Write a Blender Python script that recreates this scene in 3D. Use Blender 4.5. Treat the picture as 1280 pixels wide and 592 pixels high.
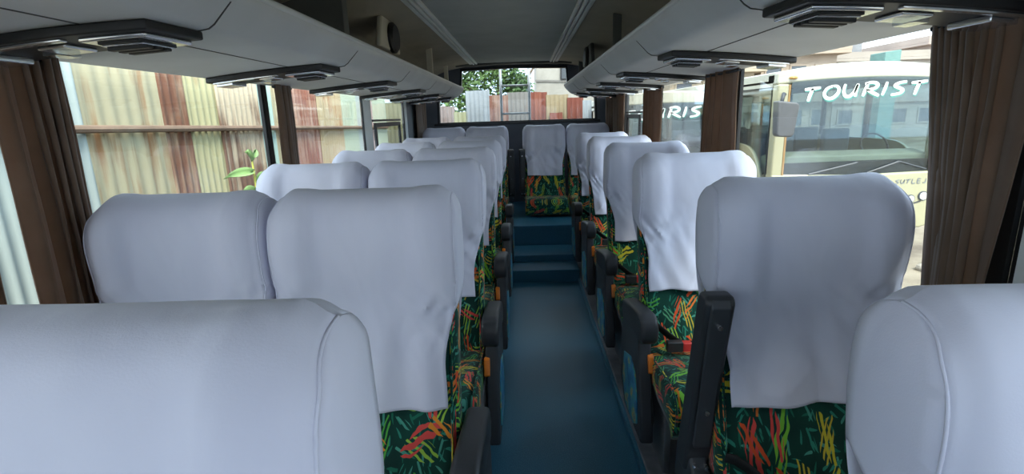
import bpy, bmesh, math, random
from mathutils import Vector, Matrix, noise
for o in list(bpy.data.objects): bpy.data.objects.remove(o)
C = bpy.context.scene.collection
random.seed(7)
PI = math.pi
# ------------------------------------------------------------------ camera
F_PX, VX, VY, SL, HC = 640.0, 655.2, 144.1, 0.032, 1.33
Yc = Vector((VX-640, 296-VY, -F_PX)).normalized()
Zc = Vector((1, SL, 0)).cross(Yc).normalized()
Xc = Yc.cross(Zc)
cam = bpy.data.cameras.new('camera'); co = bpy.data.objects.new('camera', cam); C.objects.link(co)
rot = Matrix((Xc, Yc, Zc))          # camera -> world
co.matrix_world = Matrix.Translation((0, 0, HC)) @ rot.to_4x4()
cam.sensor_fit = 'HORIZONTAL'; cam.sensor_width = 36.0; cam.lens = 36.0*F_PX/1280.0
cam.clip_start = 0.02; cam.clip_end = 400
bpy.context.scene.camera = co
# ------------------------------------------------------------------ light
sc = bpy.context.scene
sc.view_settings.view_transform = 'Standard'; sc.view_settings.look = 'None'
sc.view_settings.gamma = 1.0; sc.view_settings.use_curve_mapping = False
sc.view_settings.exposure = 2.1
w = bpy.data.worlds.new('sky'); sc.world = w; w.use_nodes = True
nt = w.node_tree; bg = nt.nodes['Background']
tc = nt.nodes.new('ShaderNodeTexCoord'); nz = nt.nodes.new('ShaderNodeTexNoise')
mp = nt.nodes.new('ShaderNodeMapping'); mp.inputs['Scale'].default_value = (1, 1, 2.6)
nz.inputs['Scale'].default_value = 2.2; nz.inputs['Detail'].default_value = 5
cr = nt.nodes.new('ShaderNodeValToRGB')
cr.color_ramp.elements[0].position = .42; cr.color_ramp.elements[0].color = (.50, .66, .86, 1)
cr.color_ramp.elements[1].position = .62; cr.color_ramp.elements[1].color = (.97, .98, 1.0, 1)
nt.links.new(tc.outputs['Generated'], mp.inputs['Vector']); nt.links.new(mp.outputs['Vector'], nz.inputs['Vector'])
nt.links.new(nz.outputs['Fac'], cr.inputs['Fac']); nt.links.new(cr.outputs['Color'], bg.inputs['Color'])
bg.inputs['Strength'].default_value = 1.0
sl = bpy.data.lights.new('sun', 'SUN'); so = bpy.data.objects.new('sun', sl); C.objects.link(so)
sl.energy = 1.6; sl.angle = math.radians(25); sl.color = (1.0, .93, .82)
so.location = (2, -6, 8)
so.rotation_euler = Vector((.26, -.58, .78)).to_track_quat('Z', 'Y').to_euler()

# ------------------------------------------------------------------ helpers
class MB:
    def __init__(s): s.v = []; s.f = []; s.sharp = set()
    def add(s, vs, fs):
        n = len(s.v); s.v += [tuple(v) for v in vs]; s.f += [tuple(i+n for i in f) for f in fs]; return n
    def box(s, x0, x1, y0, y1, z0, z1):
        s.add([(x, y, z) for z in (z0, z1) for y in (y0, y1) for x in (x0, x1)],
              [(0, 2, 3, 1), (4, 5, 7, 6), (0, 1, 5, 4), (2, 6, 7, 3), (0, 4, 6, 2), (1, 3, 7, 5)]); return s
    def prism(s, poly, ax, a0, a1):
        def P(p, a):
            return {'x': (a, p[0], p[1]), 'y': (p[0], a, p[1]), 'z': (p[0], p[1], a)}[ax]
        n = len(poly)
        s.add([P(p, a0) for p in poly]+[P(p, a1) for p in poly],
              [tuple(range(n))[::-1], tuple(range(n, 2*n))]+[(i, (i+1) % n, n+(i+1) % n, n+i) for i in range(n)]); return s
    def ring(s, outer, inner, ax, a0, a1):
        def P(p, a):
            return {'x': (a, p[0], p[1]), 'y': (p[0], a, p[1]), 'z': (p[0], p[1], a)}[ax]
        n = len(outer); vs = [P(p, a) for a in (a0, a1) for pl in (outer, inner) for p in pl]; fs = []
        for i in range(n):
            j = (i+1) % n
            fs += [(i, j, n+j, n+i), (2*n+i, 3*n+i, 3*n+j, 2*n+j), (i, 2*n+i, 2*n+j, j), (n+i, n+j, 3*n+j, 3*n+i)]
        s.add(vs, fs); return s
    def tube(s, pts, r, n=8, cap=True):
        pts = [Vector(p) for p in pts]; rings = []
        for i, p in enumerate(pts):
            a = pts[max(0, i-1)]; b = pts[min(len(pts)-1, i+1)]; t = (b-a).normalized()
            u = t.orthogonal().normalized() if abs(t.z) > .95 else t.cross(Vector((0, 0, 1))).normalized()
            v = t.cross(u); rr = r[i] if isinstance(r, (list, tuple)) else r
            rings.append([p+u*rr*math.cos(2*PI*k/n)+v*rr*math.sin(2*PI*k/n) for k in range(n)])
        vs = [q for rg in rings for q in rg]
        fs = [(i*n+k, i*n+(k+1) % n, (i+1)*n+(k+1) % n, (i+1)*n+k) for i in range(len(pts)-1) for k in range(n)]
        if cap: fs += [tuple(range(n))[::-1], tuple((len(pts)-1)*n+k for k in range(n))]
        s.add(vs, fs); return s
    def cyl(s, c, r, h, ax='z', n=20, r2=None):
        c = Vector(c); d = {'x': Vector((1, 0, 0)), 'y': Vector((0, 1, 0)), 'z': Vector((0, 0, 1))}[ax]
        s.tube([c-d*h/2, c+d*h/2], [r, r if r2 is None else r2], n); return s
    def grid(s, fn, nu, nv):
        s.add([fn(i/nu, j/nv) for i in range(nu+1) for j in range(nv+1)],
              [(i*(nv+1)+j, (i+1)*(nv+1)+j, (i+1)*(nv+1)+j+1, i*(nv+1)+j+1) for i in range(nu) for j in range(nv)]); return s
    def ball(s, c, rx, ry, rz, n=14, m=8):
        c = Vector(c); vs = [c+Vector((rx*math.sin(PI*j/m)*math.cos(2*PI*i/n), ry*math.sin(PI*j/m)*math.sin(2*PI*i/n), rz*math.cos(PI*j/m))) for j in range(m+1) for i in range(n)]
        s.add(vs, [(j*n+i, j*n+(i+1) % n, (j+1)*n+(i+1) % n, (j+1)*n+i) for j in range(m) for i in range(n)]); return s
    def build(s, name, mat, parent=None, bevel=0, smooth=False, seg=2, sub=0, solid=0, shift=(0, 0, 0), recalc=True, weld=False, loc=(0, 0, 0), merge=0):
        me = bpy.data.meshes.new(name)
        me.from_pydata([(v[0]+shift[0], v[1]+shift[1], v[2]+shift[2]) for v in s.v], [], s.f)
        bm = bmesh.new(); bm.from_mesh(me)
        if merge: bmesh.ops.remove_doubles(bm, verts=bm.verts, dist=merge)
        if recalc: bmesh.ops.recalc_face_normals(bm, faces=bm.faces)
        if smooth:
            for f in bm.faces: f.smooth = True
        bm.to_mesh(me); bm.free()
        o = bpy.data.objects.new(name, me); C.objects.link(o)
        if mat: me.materials.append(mat)
        if solid:
            m = o.modifiers.new('solid', 'SOLIDIFY'); m.thickness = solid; m.offset = 0
        if bevel:
            m = o.modifiers.new('bevel', 'BEVEL'); m.width = bevel; m.segments = seg; m.limit_method = 'ANGLE'; m.angle_limit = math.radians(38)
            for p in me.polygons: p.use_smooth = True
            wn = o.modifiers.new('wn', 'WEIGHTED_NORMAL'); wn.keep_sharp = True
        if sub:
            m = o.modifiers.new('sub', 'SUBSURF'); m.levels = sub; m.render_levels = sub
            for p in me.polygons: p.use_smooth = True
        if parent is not None: o.parent = parent
        o.location = loc
        return o
def tag(o, label=None, cat=None, group=None, kind=None):
    if label: o['label'] = label
    if cat: o['category'] = cat
    if group: o['group'] = group
    if kind: o['kind'] = kind
    return o
def empty(name, loc, label, cat, group=None, rz=0):
    o = bpy.data.objects.new(name, None); C.objects.link(o); o.location = loc; o.rotation_euler = (0, 0, rz)
    o.empty_display_size = .05
    return tag(o, label, cat, group)
def struct(o, label=None, cat=None): return tag(o, label, cat, None, 'structure')
def sm(a, b, x):
    t = max(0., min(1., (x-a)/(b-a))); return t*t*(3-2*t)
def lerp_poly(pts, n):
    L = [0]
    for a, b in zip(pts, pts[1:]): L.append(L[-1]+math.dist(a, b))
    out = []
    for k in range(n+1):
        d = L[-1]*k/n; i = 0
        while i < len(L)-2 and L[i+1] < d: i += 1
        t = (d-L[i])/(L[i+1]-L[i]); out.append(tuple(a+(b-a)*t for a, b in zip(pts[i], pts[i+1])))
    return out
def catmull(pts, k=6):
    P = [pts[0]]+list(pts)+[pts[-1]]; out = []
    for i in range(1, len(P)-2):
        for s in range(k):
            t = s/k; a, b, c, d = P[i-1], P[i], P[i+1], P[i+2]
            out.append(tuple(.5*((2*q)+(-p+r)*t+(2*p-5*q+4*r-u)*t*t+(-p+3*q-3*r+u)*t**3) for p, q, r, u in zip(a, b, c, d)))
    out.append(tuple(pts[-1])); return out

# ------------------------------------------------------------------ materials
class N:
    def __init__(s, name):
        s.m = bpy.data.materials.new(name); s.m.use_nodes = True; s.t = s.m.node_tree; s.p = s.t.nodes['Principled BSDF']
    def n(s, ty, **k):
        x = s.t.nodes.new(ty)
        for a, b in k.items():
            if a.startswith('i_'): x.inputs[int(a[2:]) if a[2:].isdigit() else a[2:]].default_value = b
            else: setattr(x, a, b)
        return x
    def l(s, a, b): s.t.links.new(a, b)
    def math(s, op, a, b=None, clamp=False):
        x = s.n('ShaderNodeMath', operation=op, use_clamp=clamp)
        for i, q in enumerate((a, b)):
            if q is None: continue
            if isinstance(q, (int, float)): x.inputs[i].default_value = q
            else: s.l(q, x.inputs[i])
        return x.outputs[0]
    def mix(s, f, a, b):
        x = s.n('ShaderNodeMix', data_type='RGBA')
        for q, i in ((f, 0), (a, 6), (b, 7)):
            if isinstance(q, (int, float, tuple)): x.inputs[i].default_value = q
            else: s.l(q, x.inputs[i])
        return x.outputs[2]
    def ramp(s, fac, els, mode='LINEAR'):
        x = s.n('ShaderNodeValToRGB'); x.color_ramp.interpolation = mode; e = x.color_ramp.elements
        while len(e) < len(els): e.new(.5)
        for q, (p, c) in zip(e, els): q.position = p; q.color = c if len(c) == 4 else (*c, 1)
        s.l(fac, x.inputs[0]); return x.outputs[0]
def c4(c): return (*c, 1) if len(c) == 3 else c
def pmat(name, col, rough=.6, metal=0, var=.12, vs=6, bump=0, bs=80, spec=.5, sheen=0, coat=0):
    k = N(name); p = k.p
    tcx = k.n('ShaderNodeTexCoord'); nz = k.n('ShaderNodeTexNoise'); nz.inputs['Scale'].default_value = vs; nz.inputs['Detail'].default_value = 4
    k.l(tcx.outputs['Object'], nz.inputs['Vector'])
    lo = tuple(max(0, c*(1-var)) for c in col); hi = tuple(min(1, c*(1+var)) for c in col)
    k.l(k.ramp(nz.outputs['Fac'], [(.3, lo), (.7, hi)]), p.inputs['Base Color'])
    p.inputs['Roughness'].default_value = rough; p.inputs['Metallic'].default_value = metal
    p.inputs['Specular IOR Level'].default_value = spec
    if sheen: p.inputs['Sheen Weight'].default_value = sheen
    if coat: p.inputs['Coat Weight'].default_value = coat
    if bump:
        n2 = k.n('ShaderNodeTexNoise'); n2.inputs['Scale'].default_value = bs; n2.inputs['Detail'].default_value = 3
        k.l(tcx.outputs['Object'], n2.inputs['Vector'])
        b = k.n('ShaderNodeBump'); b.inputs['Strength'].default_value = bump; b.inputs['Distance'].default_value = .01
        k.l(n2.outputs['Fac'], b.inputs['Height']); k.l(b.outputs['Normal'], p.inputs['Normal'])
    return k.m
def emat(name, col, st):
    k = N(name); k.p.inputs['Base Color'].default_value = c4(col); k.p.inputs['Emission Color'].default_value = c4(col); k.p.inputs['Emission Strength'].default_value = st
    return k.m
def glass(name, tint=(.93, .97, .96), refl=1.0):
    k = N(name); k.t.nodes.remove(k.p); out = [x for x in k.t.nodes if x.type == 'OUTPUT_MATERIAL'][0]
    tr = k.n('ShaderNodeBsdfTransparent'); tr.inputs[0].default_value = c4(tint)
    gl = k.n('ShaderNodeBsdfGlossy'); gl.inputs['Roughness'].default_value = .02
    fr = k.n('ShaderNodeLayerWeight'); fr.inputs['Blend'].default_value = .5
    sch = k.math('ADD', k.math('MULTIPLY', k.math('POWER', fr.outputs['Facing'], 5.0), .9), .03)
    mx = k.n('ShaderNodeMixShader'); k.l(k.math('MULTIPLY', sch, refl, True), mx.inputs[0])
    k.l(tr.outputs[0], mx.inputs[1]); k.l(gl.outputs[0], mx.inputs[2]); k.l(mx.outputs[0], out.inputs[0])
    return k.m
def fabric_mat():
    k = N('green scribble fabric'); p = k.p
    tcx = k.n('ShaderNodeTexCoord'); oi = k.n('ShaderNodeObjectInfo')
    so_ = k.n('ShaderNodeSeparateXYZ'); k.l(tcx.outputs['Object'], so_.inputs[0])
    sn = k.n('ShaderNodeSeparateXYZ'); k.l(tcx.outputs['Normal'], sn.inputs[0])
    side = k.math('GREATER_THAN', k.math('ABSOLUTE', sn.outputs[0]), .72)
    zy = k.math('SUBTRACT', so_.outputs[2], so_.outputs[1])
    def pick(a, b):  # side ? b : a
        return k.math('ADD', k.math('MULTIPLY', a, k.math('SUBTRACT', 1.0, side)), k.math('MULTIPLY', b, side))
    u = pick(so_.outputs[0], k.math('ADD', so_.outputs[1], 3.3)); v = pick(zy, so_.outputs[2])
    rnd = k.math('MULTIPLY', oi.outputs['Random'], 37.0)
    uv = k.n('ShaderNodeCombineXYZ'); k.l(k.math('ADD', u, rnd), uv.inputs[0]); k.l(v, uv.inputs[1])
    dn = k.n('ShaderNodeTexNoise', noise_dimensions='2D'); dn.inputs['Scale'].default_value = 22; k.l(uv.outputs[0], dn.inputs['Vector'])
    def layer(base, scale, off, a, b, freq, thr, present, ramp):
        sc_ = k.n('ShaderNodeVectorMath', operation='MULTIPLY_ADD'); k.l(uv.outputs[0], sc_.inputs[0])
        sc_.inputs[1].default_value = (scale,)*3; sc_.inputs[2].default_value = (off, off*1.7, 0)
        vo = k.n('ShaderNodeTexVoronoi', voronoi_dimensions='2D', feature='F1'); vo.inputs['Scale'].default_value = 1; vo.inputs['Randomness'].default_value = .8
        k.l(sc_.outputs[0], vo.inputs['Vector'])
        lo = k.n('ShaderNodeVectorMath', operation='SUBTRACT'); k.l(sc_.outputs[0], lo.inputs[0]); k.l(vo.outputs['Position'], lo.inputs[1])
        cs = k.n('ShaderNodeSeparateColor'); k.l(vo.outputs['Color'], cs.inputs[0])
        vr = k.n('ShaderNodeVectorRotate', rotation_type='Z_AXIS'); k.l(lo.outputs[0], vr.inputs['Vector'])
        k.l(k.math('MULTIPLY', cs.outputs[0], 6.283), vr.inputs['Angle'])
        sx = k.n('ShaderNodeSeparateXYZ'); k.l(vr.outputs[0], sx.inputs[0])
        lx = sx.outputs[0]
        nd = k.math('MULTIPLY', k.math('SUBTRACT', dn.outputs['Fac'], .5), .20)
        ly = k.math('ADD', sx.outputs[1], nd)
        ex = k.math('DIVIDE', lx, a); ey = k.math('DIVIDE', ly, b)
        d = k.math('ADD', k.math('MULTIPLY', ex, ex), k.math('MULTIPLY', ey, ey))
        m = k.math('LESS_THAN', d, 1.0)
        ln = k.math('GREATER_THAN', k.math('SINE', k.math('ADD', k.math('MULTIPLY', ly, freq), k.math('MULTIPLY', lx, freq*.22))), thr)
        pr = k.math('GREATER_THAN', cs.outputs[1], present)
        fac = k.math('MULTIPLY', k.math('MULTIPLY', m, ln), pr)
        col = k.ramp(cs.outputs[2], ramp, 'CONSTANT')
        return k.mix(fac, base, col)
    n2 = k.n('ShaderNodeTexNoise', noise_dimensions='2D'); n2.inputs['Scale'].default_value = 9; k.l(uv.outputs[0], n2.inputs['Vector'])
    base = k.ramp(n2.outputs['Fac'], [(.35, (.002, .030, .024)), (.65, (.004, .058, .042))])
    g = [(0, (.012, .16, .10)), (.35, (.025, .24, .17)), (.7, (.07, .33, .25))]
    base = layer(base, 40, 3.1, .45, .14, 9, -.3, .15, g)
    base = layer(base, 24, 9.1, .50, .16, 22, .1, .35, g)
    hot = [(0, (.72, .10, .03)), (.22, (.80, .28, .03)), (.38, (.62, .55, .04)), (.52, (.20, .55, .05)), (.66, (.72, .08, .07)), (.86, (.75, .20, .04))]
    base = layer(base, 13, 5.7, .55, .20, 44, .30, .30, [(0, (.09, .42, .06)), (.3, (.34, .58, .07)), (.6, (.10, .36, .20)), (.8, (.60, .48, .05))])
    base = layer(base, 9.5, 1.3, .56, .15, 42, -.35, .35, hot)
    base = layer(base, 12, 7.9, .55, .14, 40, -.1, .45, hot)
    k.l(base, p.inputs['Base Color']); p.inputs['Roughness'].default_value = .85; p.inputs['Sheen Weight'].default_value = .15
    p.inputs['Specular IOR Level'].default_value = .25
    b = k.n('ShaderNodeBump'); b.inputs['Strength'].default_value = .25; b.inputs['Distance'].default_value = .004
    n3 = k.n('ShaderNodeTexNoise'); n3.inputs['Scale'].default_value = 130; k.l(tcx.outputs['Object'], n3.inputs['Vector'])
    k.l(n3.outputs['Fac'], b.inputs['Height']); k.l(b.outputs['Normal'], p.inputs['Normal'])
    return k.m
def cloth_mat():
    k = N('white cotton cover'); p = k.p
    tcx = k.n('ShaderNodeTexCoord')
    n1 = k.n('ShaderNodeTexNoise'); n1.inputs['Scale'].default_value = 7; n1.inputs['Detail'].default_value = 2; n1.inputs['Distortion'].default_value = .3
    mpp = k.n('ShaderNodeMapping'); mpp.inputs['Scale'].default_value = (1.6, 1, .7); k.l(tcx.outputs['Object'], mpp.inputs[0]); k.l(mpp.outputs[0], n1.inputs['Vector'])
    n2 = k.n('ShaderNodeTexNoise'); n2.inputs['Scale'].default_value = 420; k.l(tcx.outputs['Object'], n2.inputs['Vector'])
    b = k.n('ShaderNodeBump'); b.inputs['Strength'].default_value = .26; b.inputs['Distance'].default_value = .03; k.l(n1.outputs['Fac'], b.inputs['Height'])
    b2 = k.n('ShaderNodeBump'); b2.inputs['Strength'].default_value = .10; b2.inputs['Distance'].default_value = .002; k.l(n2.outputs['Fac'], b2.inputs['Height']); k.l(b.outputs['Normal'], b2.inputs['Normal'])
    k.l(b2.outputs['Normal'], p.inputs['Normal'])
    k.l(k.ramp(n1.outputs['Fac'], [(.3, (.67, .675, .815)), (.7, (.72, .725, .855))]), p.inputs['Base Color'])
    p.inputs['Roughness'].default_value = .85; p.inputs['Sheen Weight'].default_value = .2; p.inputs['Specular IOR Level'].default_value = .2
    return k.m
def rust_mat(name, base, rust, amt, top=0.0, streak=10, h=2.7):
    k = N(name); p = k.p
    tcx = k.n('ShaderNodeTexCoord'); oi = k.n('ShaderNodeObjectInfo')
    ad = k.n('ShaderNodeVectorMath', operation='ADD'); k.l(tcx.outputs['Object'], ad.inputs[0])
    cx = k.n('ShaderNodeCombineXYZ'); k.l(k.math('MULTIPLY', oi.outputs['Random'], 31.0), cx.inputs[1]); k.l(cx.outputs[0], ad.inputs[1])
    mpp = k.n('ShaderNodeMapping'); mpp.inputs['Scale'].default_value = (streak, streak, .55); k.l(ad.outputs[0], mpp.inputs[0])
    n1 = k.n('ShaderNodeTexNoise'); n1.inputs['Scale'].default_value = 1; n1.inputs['Detail'].default_value = 6; n1.inputs['Roughness'].default_value = .7; k.l(mpp.outputs[0], n1.inputs['Vector'])
    n2 = k.n('ShaderNodeTexNoise'); n2.inputs['Scale'].default_value = 2.4; n2.inputs['Detail'].default_value = 5; k.l(ad.outputs[0], n2.inputs['Vector'])
    sz = k.n('ShaderNodeSeparateXYZ'); k.l(tcx.outputs['Object'], sz.inputs[0])
    tp = k.math('MULTIPLY', k.math('SUBTRACT', k.math('DIVIDE', sz.outputs[2], h), .86), top)
    f = k.math('ADD', k.math('ADD', k.math('MULTIPLY', n1.outputs['Fac'], .6), k.math('MULTIPLY', n2.outputs['Fac'], .4)), tp)
    fac = k.ramp(f, [(max(0, .62-amt), (0, 0, 0)), (min(1, .74-amt), (1, 1, 1))])
    bs = k.mix(n2.outputs['Fac'], c4(tuple(c*.8 for c in base)), c4(tuple(min(1, c*1.15) for c in base)))
    rs = k.mix(n1.outputs['Fac'], c4(tuple(c*.55 for c in rust)), c4(tuple(min(1, c*1.5) for c in rust)))
    k.l(k.mix(fac, bs, rs), p.inputs['Base Color']); p.inputs['Roughness'].default_value = .75; p.inputs['Specular IOR Level'].default_value = .25
    return k.m
def vinyl_mat():
    k = N('blue vinyl flooring'); p = k.p; tcx = k.n('ShaderNodeTexCoord')
    n1 = k.n('ShaderNodeTexNoise'); n1.inputs['Scale'].default_value = 260; k.l(tcx.outputs['Object'], n1.inputs['Vector'])
    n2 = k.n('ShaderNodeTexNoise'); n2.inputs['Scale'].default_value = 5; n2.inputs['Detail'].default_value = 5; k.l(tcx.outputs['Object'], n2.inputs['Vector'])
    a = k.ramp(n1.outputs['Fac'], [(.35, (.022, .125, .21)), (.6, (.04, .20, .32)), (.74, (.14, .34, .45))])
    k.l(k.mix(k.math('MULTIPLY', n2.outputs['Fac'], .55), a, (.04, .18, .27, 1)), p.inputs['Base Color'])
    p.inputs['Roughness'].default_value = .42; p.inputs['Specular IOR Level'].default_value = .45
    b = k.n('ShaderNodeBump'); b.inputs['Strength'].default_value = .15; b.inputs['Distance'].default_value = .003; k.l(n1.outputs['Fac'], b.inputs['Height']); k.l(b.outputs['Normal'], p.inputs['Normal'])
    return k.m
def curtain_mat():
    k = N('brown velour'); p = k.p
    tcx = k.n('ShaderNodeTexCoord'); n1 = k.n('ShaderNodeTexNoise'); n1.inputs['Scale'].default_value = 14; n1.inputs['Detail'].default_value = 4; k.l(tcx.outputs['Object'], n1.inputs['Vector'])
    k.l(k.ramp(n1.outputs['Fac'], [(.3, (.17, .115, .08)), (.7, (.24, .165, .12))]), p.inputs['Base Color'])
    p.inputs['Roughness'].default_value = .9; p.inputs['Sheen Weight'].default_value = .35; p.inputs['Specular IOR Level'].default_value = .1
    out = [x for x in k.t.nodes if x.type == 'OUTPUT_MATERIAL'][0]
    tl = k.n('ShaderNodeBsdfTranslucent'); tl.inputs[0].default_value = (.42, .25, .14, 1)
    mx = k.n('ShaderNodeMixShader'); mx.inputs[0].default_value = .30
    k.l(p.outputs[0], mx.inputs[1]); k.l(tl.outputs[0], mx.inputs[2]); k.l(mx.outputs[0], out.inputs[0])
    return k.m
M = dict(
 fabric=fabric_mat(), cover=cloth_mat(), vinyl=vinyl_mat(), curtain=curtain_mat(),
 plinth=pmat('grey plinth strip', (.20, .215, .24), .55, var=.25, vs=12),
 plastic=pmat('dark grey moulded plastic', (.035, .037, .042), .42, var=.1, bump=.05, bs=300),
 black=pmat('black rubber', (.010, .010, .011), .5, var=.1),
 greyplastic=pmat('mid grey plastic', (.048, .052, .06), .5, var=.12),
 blueprint=None,
 steel=pmat('painted grey steel', (.20, .21, .22), .45, .3, var=.15),
 chrome=pmat('bright chrome trim', (.72, .73, .75), .16, .9, var=.05),
 silver=pmat('silver plastic trim', (.50, .52, .54), .32, .35, var=.08),
 amber=pmat('orange reflector', (.75, .20, .02), .3, var=.1),
 red=pmat('red buckle button', (.70, .05, .05), .35, var=.05),
 belt=pmat('black webbing', (.012, .012, .013), .7, var=.15, vs=200),
 rack=pmat('light grey rack vinyl', (.66, .68, .69), .6, var=.06, vs=4, bump=.06, bs=200),
 lip=pmat('pale rack edging', (.72, .74, .75), .38, var=.05),
 seam=pmat('dark seam', (.06, .06, .06), .7, var=.1),
 ceiling=pmat('grey green headliner', (.40, .43, .41), .85, var=.07, vs=5, bump=.08, bs=260),
 cove=pmat('taupe cove panel', (.42, .39, .31), .75, var=.1, vs=4, bump=.05, bs=200),
 covelt=pmat('pale taupe pilaster', (.62, .58, .47), .6, var=.08),
 covedk=pmat('dark partition panel', (.10, .105, .095), .7, var=.15),
 wall=pmat('slate wall trim', (.085, .095, .11), .6, var=.1, bump=.05, bs=180),
 post=pmat('pale window post', (.78, .82, .81), .5, var=.06),
 gasket=pmat('black window gasket', (.008, .008, .009), .45, var=.1),
 glass=glass('window glass'),
 lens=glass('clear lamp lens', (.85, .88, .92), 2.0),
)
def print_mat():
    k = N('blue printed panel'); p = k.p; tcx = k.n('ShaderNodeTexCoord')
    n1 = k.n('ShaderNodeTexNoise'); n1.inputs['Scale'].default_value = 16; n1.inputs['Detail'].default_value = 3; k.l(tcx.outputs['Object'], n1.inputs['Vector'])
    k.l(k.ramp(n1.outputs['Fac'], [(.38, (.03, .16, .34)), (.5, (.06, .30, .52)), (.60, (.09, .42, .38)), (.66, (.75, .52, .08)), (.70, (.04, .20, .38))]), p.inputs['Base Color'])
    p.inputs['Roughness'].default_value = .4
    return k.m
M['blueprint'] = print_mat()

# ------------------------------------------------------------------ bus body (setting)
XL, XR, XM = -1.15, .95, -.10
Y0, YB = -.9, 6.0
def X(side, d): return XM+side*d
FLOOR_TOP = .04
struct(MB().box(-.20, .42, Y0, 4.0, -.06, 0).build('floor', M['vinyl']))
struct(MB().box(XL, -.20, Y0, 4.6, -.06, FLOOR_TOP).build('trim_1', M['plinth']))
b = MB().box(.42, XR, Y0, 4.6, -.06, FLOOR_TOP); struct(b.build('trim_2', M['plinth'], bevel=.006))
struct(MB().box(-.20, .42, 4.0, 4.27, -.06, .10).build('trim_3', M['vinyl'], bevel=.008))
struct(MB().box(-.20, .42, 4.27, 4.62, -.06, .155).build('trim_4', M['vinyl'], bevel=.008))
struct(MB().box(XL, XR, 4.62, YB, -.06, .34).build('trim_5', M['vinyl'], bevel=.008))
# aluminium nosing on plinth edge
e = struct(MB().box(.405, .43, Y0, 4.0, -.01, .034).build('trim_6', M['vinyl'], bevel=.006))
for i, (sd, nm) in enumerate(((-1, 'wall_left'), (1, 'wall_right'))):
    b = MB()
    xw = X(sd, 1.05); xo = X(sd, 1.10)
    x0, x1 = min(xw, xo), max(xw, xo)
    b.box(x0, x1, Y0, YB, -.1, .80); b.box(x0, x1, Y0, YB, 1.53, 1.62)
    b.box(x0, x1, 5.14 if sd < 0 else 5.06, YB, .80, 1.495)
    struct(b.build(nm, M['wall']))
fo=[(XL-.04,-.1),(XR+.04,-.1),(XR+.04,1.95),(XL-.04,1.95)]; fi=[(XL+.08,.90),(XR-.08,.90),(XR-.14,1.74),(XL+.14,1.74)]
struct(MB().ring(fo, fi, 'y', Y0-.05, Y0).build('wall_front', M['wall']))  # front wall out of view, added to limit light on the seat covers
wf_ = struct(MB().ring([(x*1.0, z) for x, z in fi], [(XL+.11,.93),(XR-.11,.93),(XR-.17,1.71),(XL+.17,1.71)], 'y', Y0-.06, Y0+.005).build('window_10', M['gasket']))
MB().prism(fi, 'y', Y0-.03, Y0-.024).build('pane', glass('light-cutting windscreen', (.70, .72, .73)), wf_)  # unseen pane, its tint added to dim light from the front
# window posts, gaskets, panes
divL = [(-.9, -.86), (.90, .98), (2.318, 2.345), (3.75, 3.93), (5.04, 5.14)]
divR = [(-.9, -.86), (.50, .98), (2.375, 2.40), (3.715, 3.74), (5.0, 5.06)]
wi = 0
for sd, dv in ((-1, divL), (1, divR)):
    xw = X(sd, 1.05)
    for k_, (a, c_) in enumerate(zip(dv, dv[1:])):
        wi += 1
        ya, yb = a[1], c_[0]
        out = [(ya, .80), (yb, .80), (yb, 1.53), (ya, 1.53)]; t = .012
        inn = [(ya+t, .80+t), (yb-t, .80+t), (yb-t, 1.525-t), (ya+t, 1.525-t)]
        f = struct(MB().ring(out, inn, 'x', xw+sd*.002, xw+sd*.016).build('window_%d' % wi, M['gasket']))
        MB().box(min(xw+sd*.006, xw+sd*.010), max(xw+sd*.006, xw+sd*.010), ya+.008, yb-.008, .81, 1.52).build('pane', M['glass'], f)
        if k_ == 3:   # small sliding vent window
            a0, a1 = (4.04, 4.86) if sd < 0 else (4.38, 4.92)
            o_ = [(a0, .82), (a1, .82), (a1, 1.31), (a0, 1.31)]; i_ = [(a0+.035, .85), (a1-.035, .85), (a1-.035, 1.275), (a0+.035, 1.275)]
            MB().ring(o_, i_, 'x', xw+sd*.002, xw+sd*.022).build('sliding_frame', M['gasket'], f, bevel=.003)
            o2 = [(a0-.05, 1.318), (a1, 1.318), (a1, 1.335), (a0-.05, 1.335)]
            MB().prism(o2, 'x', xw-.001*sd, xw+sd*.02).build('top_track', M['gasket'], f)
    if sd > 0: struct(MB().box(xw-.012, xw, .99, 1.04, .80, 1.495).build('trim_22', M['gasket']))
    for k_, (a, c_) in enumerate(dv):
        m = M['post'] if c_-a > .07 else M['gasket']
        xo = xw+sd*.018
        struct(MB().box(min(xw, xo), max(xw, xo), a, c_, .80, 1.53).build('trim_%d' % (7+k_+(5 if sd > 0 else 0)), m))
# roof: ceiling slab and coves
struct(MB().box(X(-1, .45), X(1, .45), Y0, YB+.05, 1.885, 1.94).build('ceiling', M['ceiling']))
for sd in (-1, 1):
    inn = catmull([(.44, 1.885), (.60, 1.868), (.80, 1.825), (.96, 1.74), (1.04, 1.62)], 4)
    outp = [(d+.05*(i/len(inn)), z+.05) for i, (d, z) in enumerate(inn)]
    poly = [(X(sd, d), z) for d, z in inn]+[(X(sd, d), z) for d, z in outp[::-1]]
    struct(MB().prism(poly, 'y', Y0, YB+.05).build('trim_%d' % (17 if sd < 0 else 18), M['cove'], smooth=False))
    b = MB()
    for d0, d1, z in ((.385, .405, 1.872), (.415, .432, 1.868), (.442, .47, 1.874)):
        b.box(min(X(sd, d0), X(sd, d1)), max(X(sd, d0), X(sd, d1)), Y0, YB-.28, z, 1.89)
    struct(b.build('trim_%d' % (19 if sd < 0 else 20), M['post'], bevel=.003))
struct(MB().prism([(X(-1, .62), 1.855), (XM, 1.872), (X(1, .62), 1.855), (X(1, .62), 1.90), (X(-1, .62), 1.90)], 'y', 5.72, 5.80).build('trim_21', M['covedk'], bevel=.004))
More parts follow.
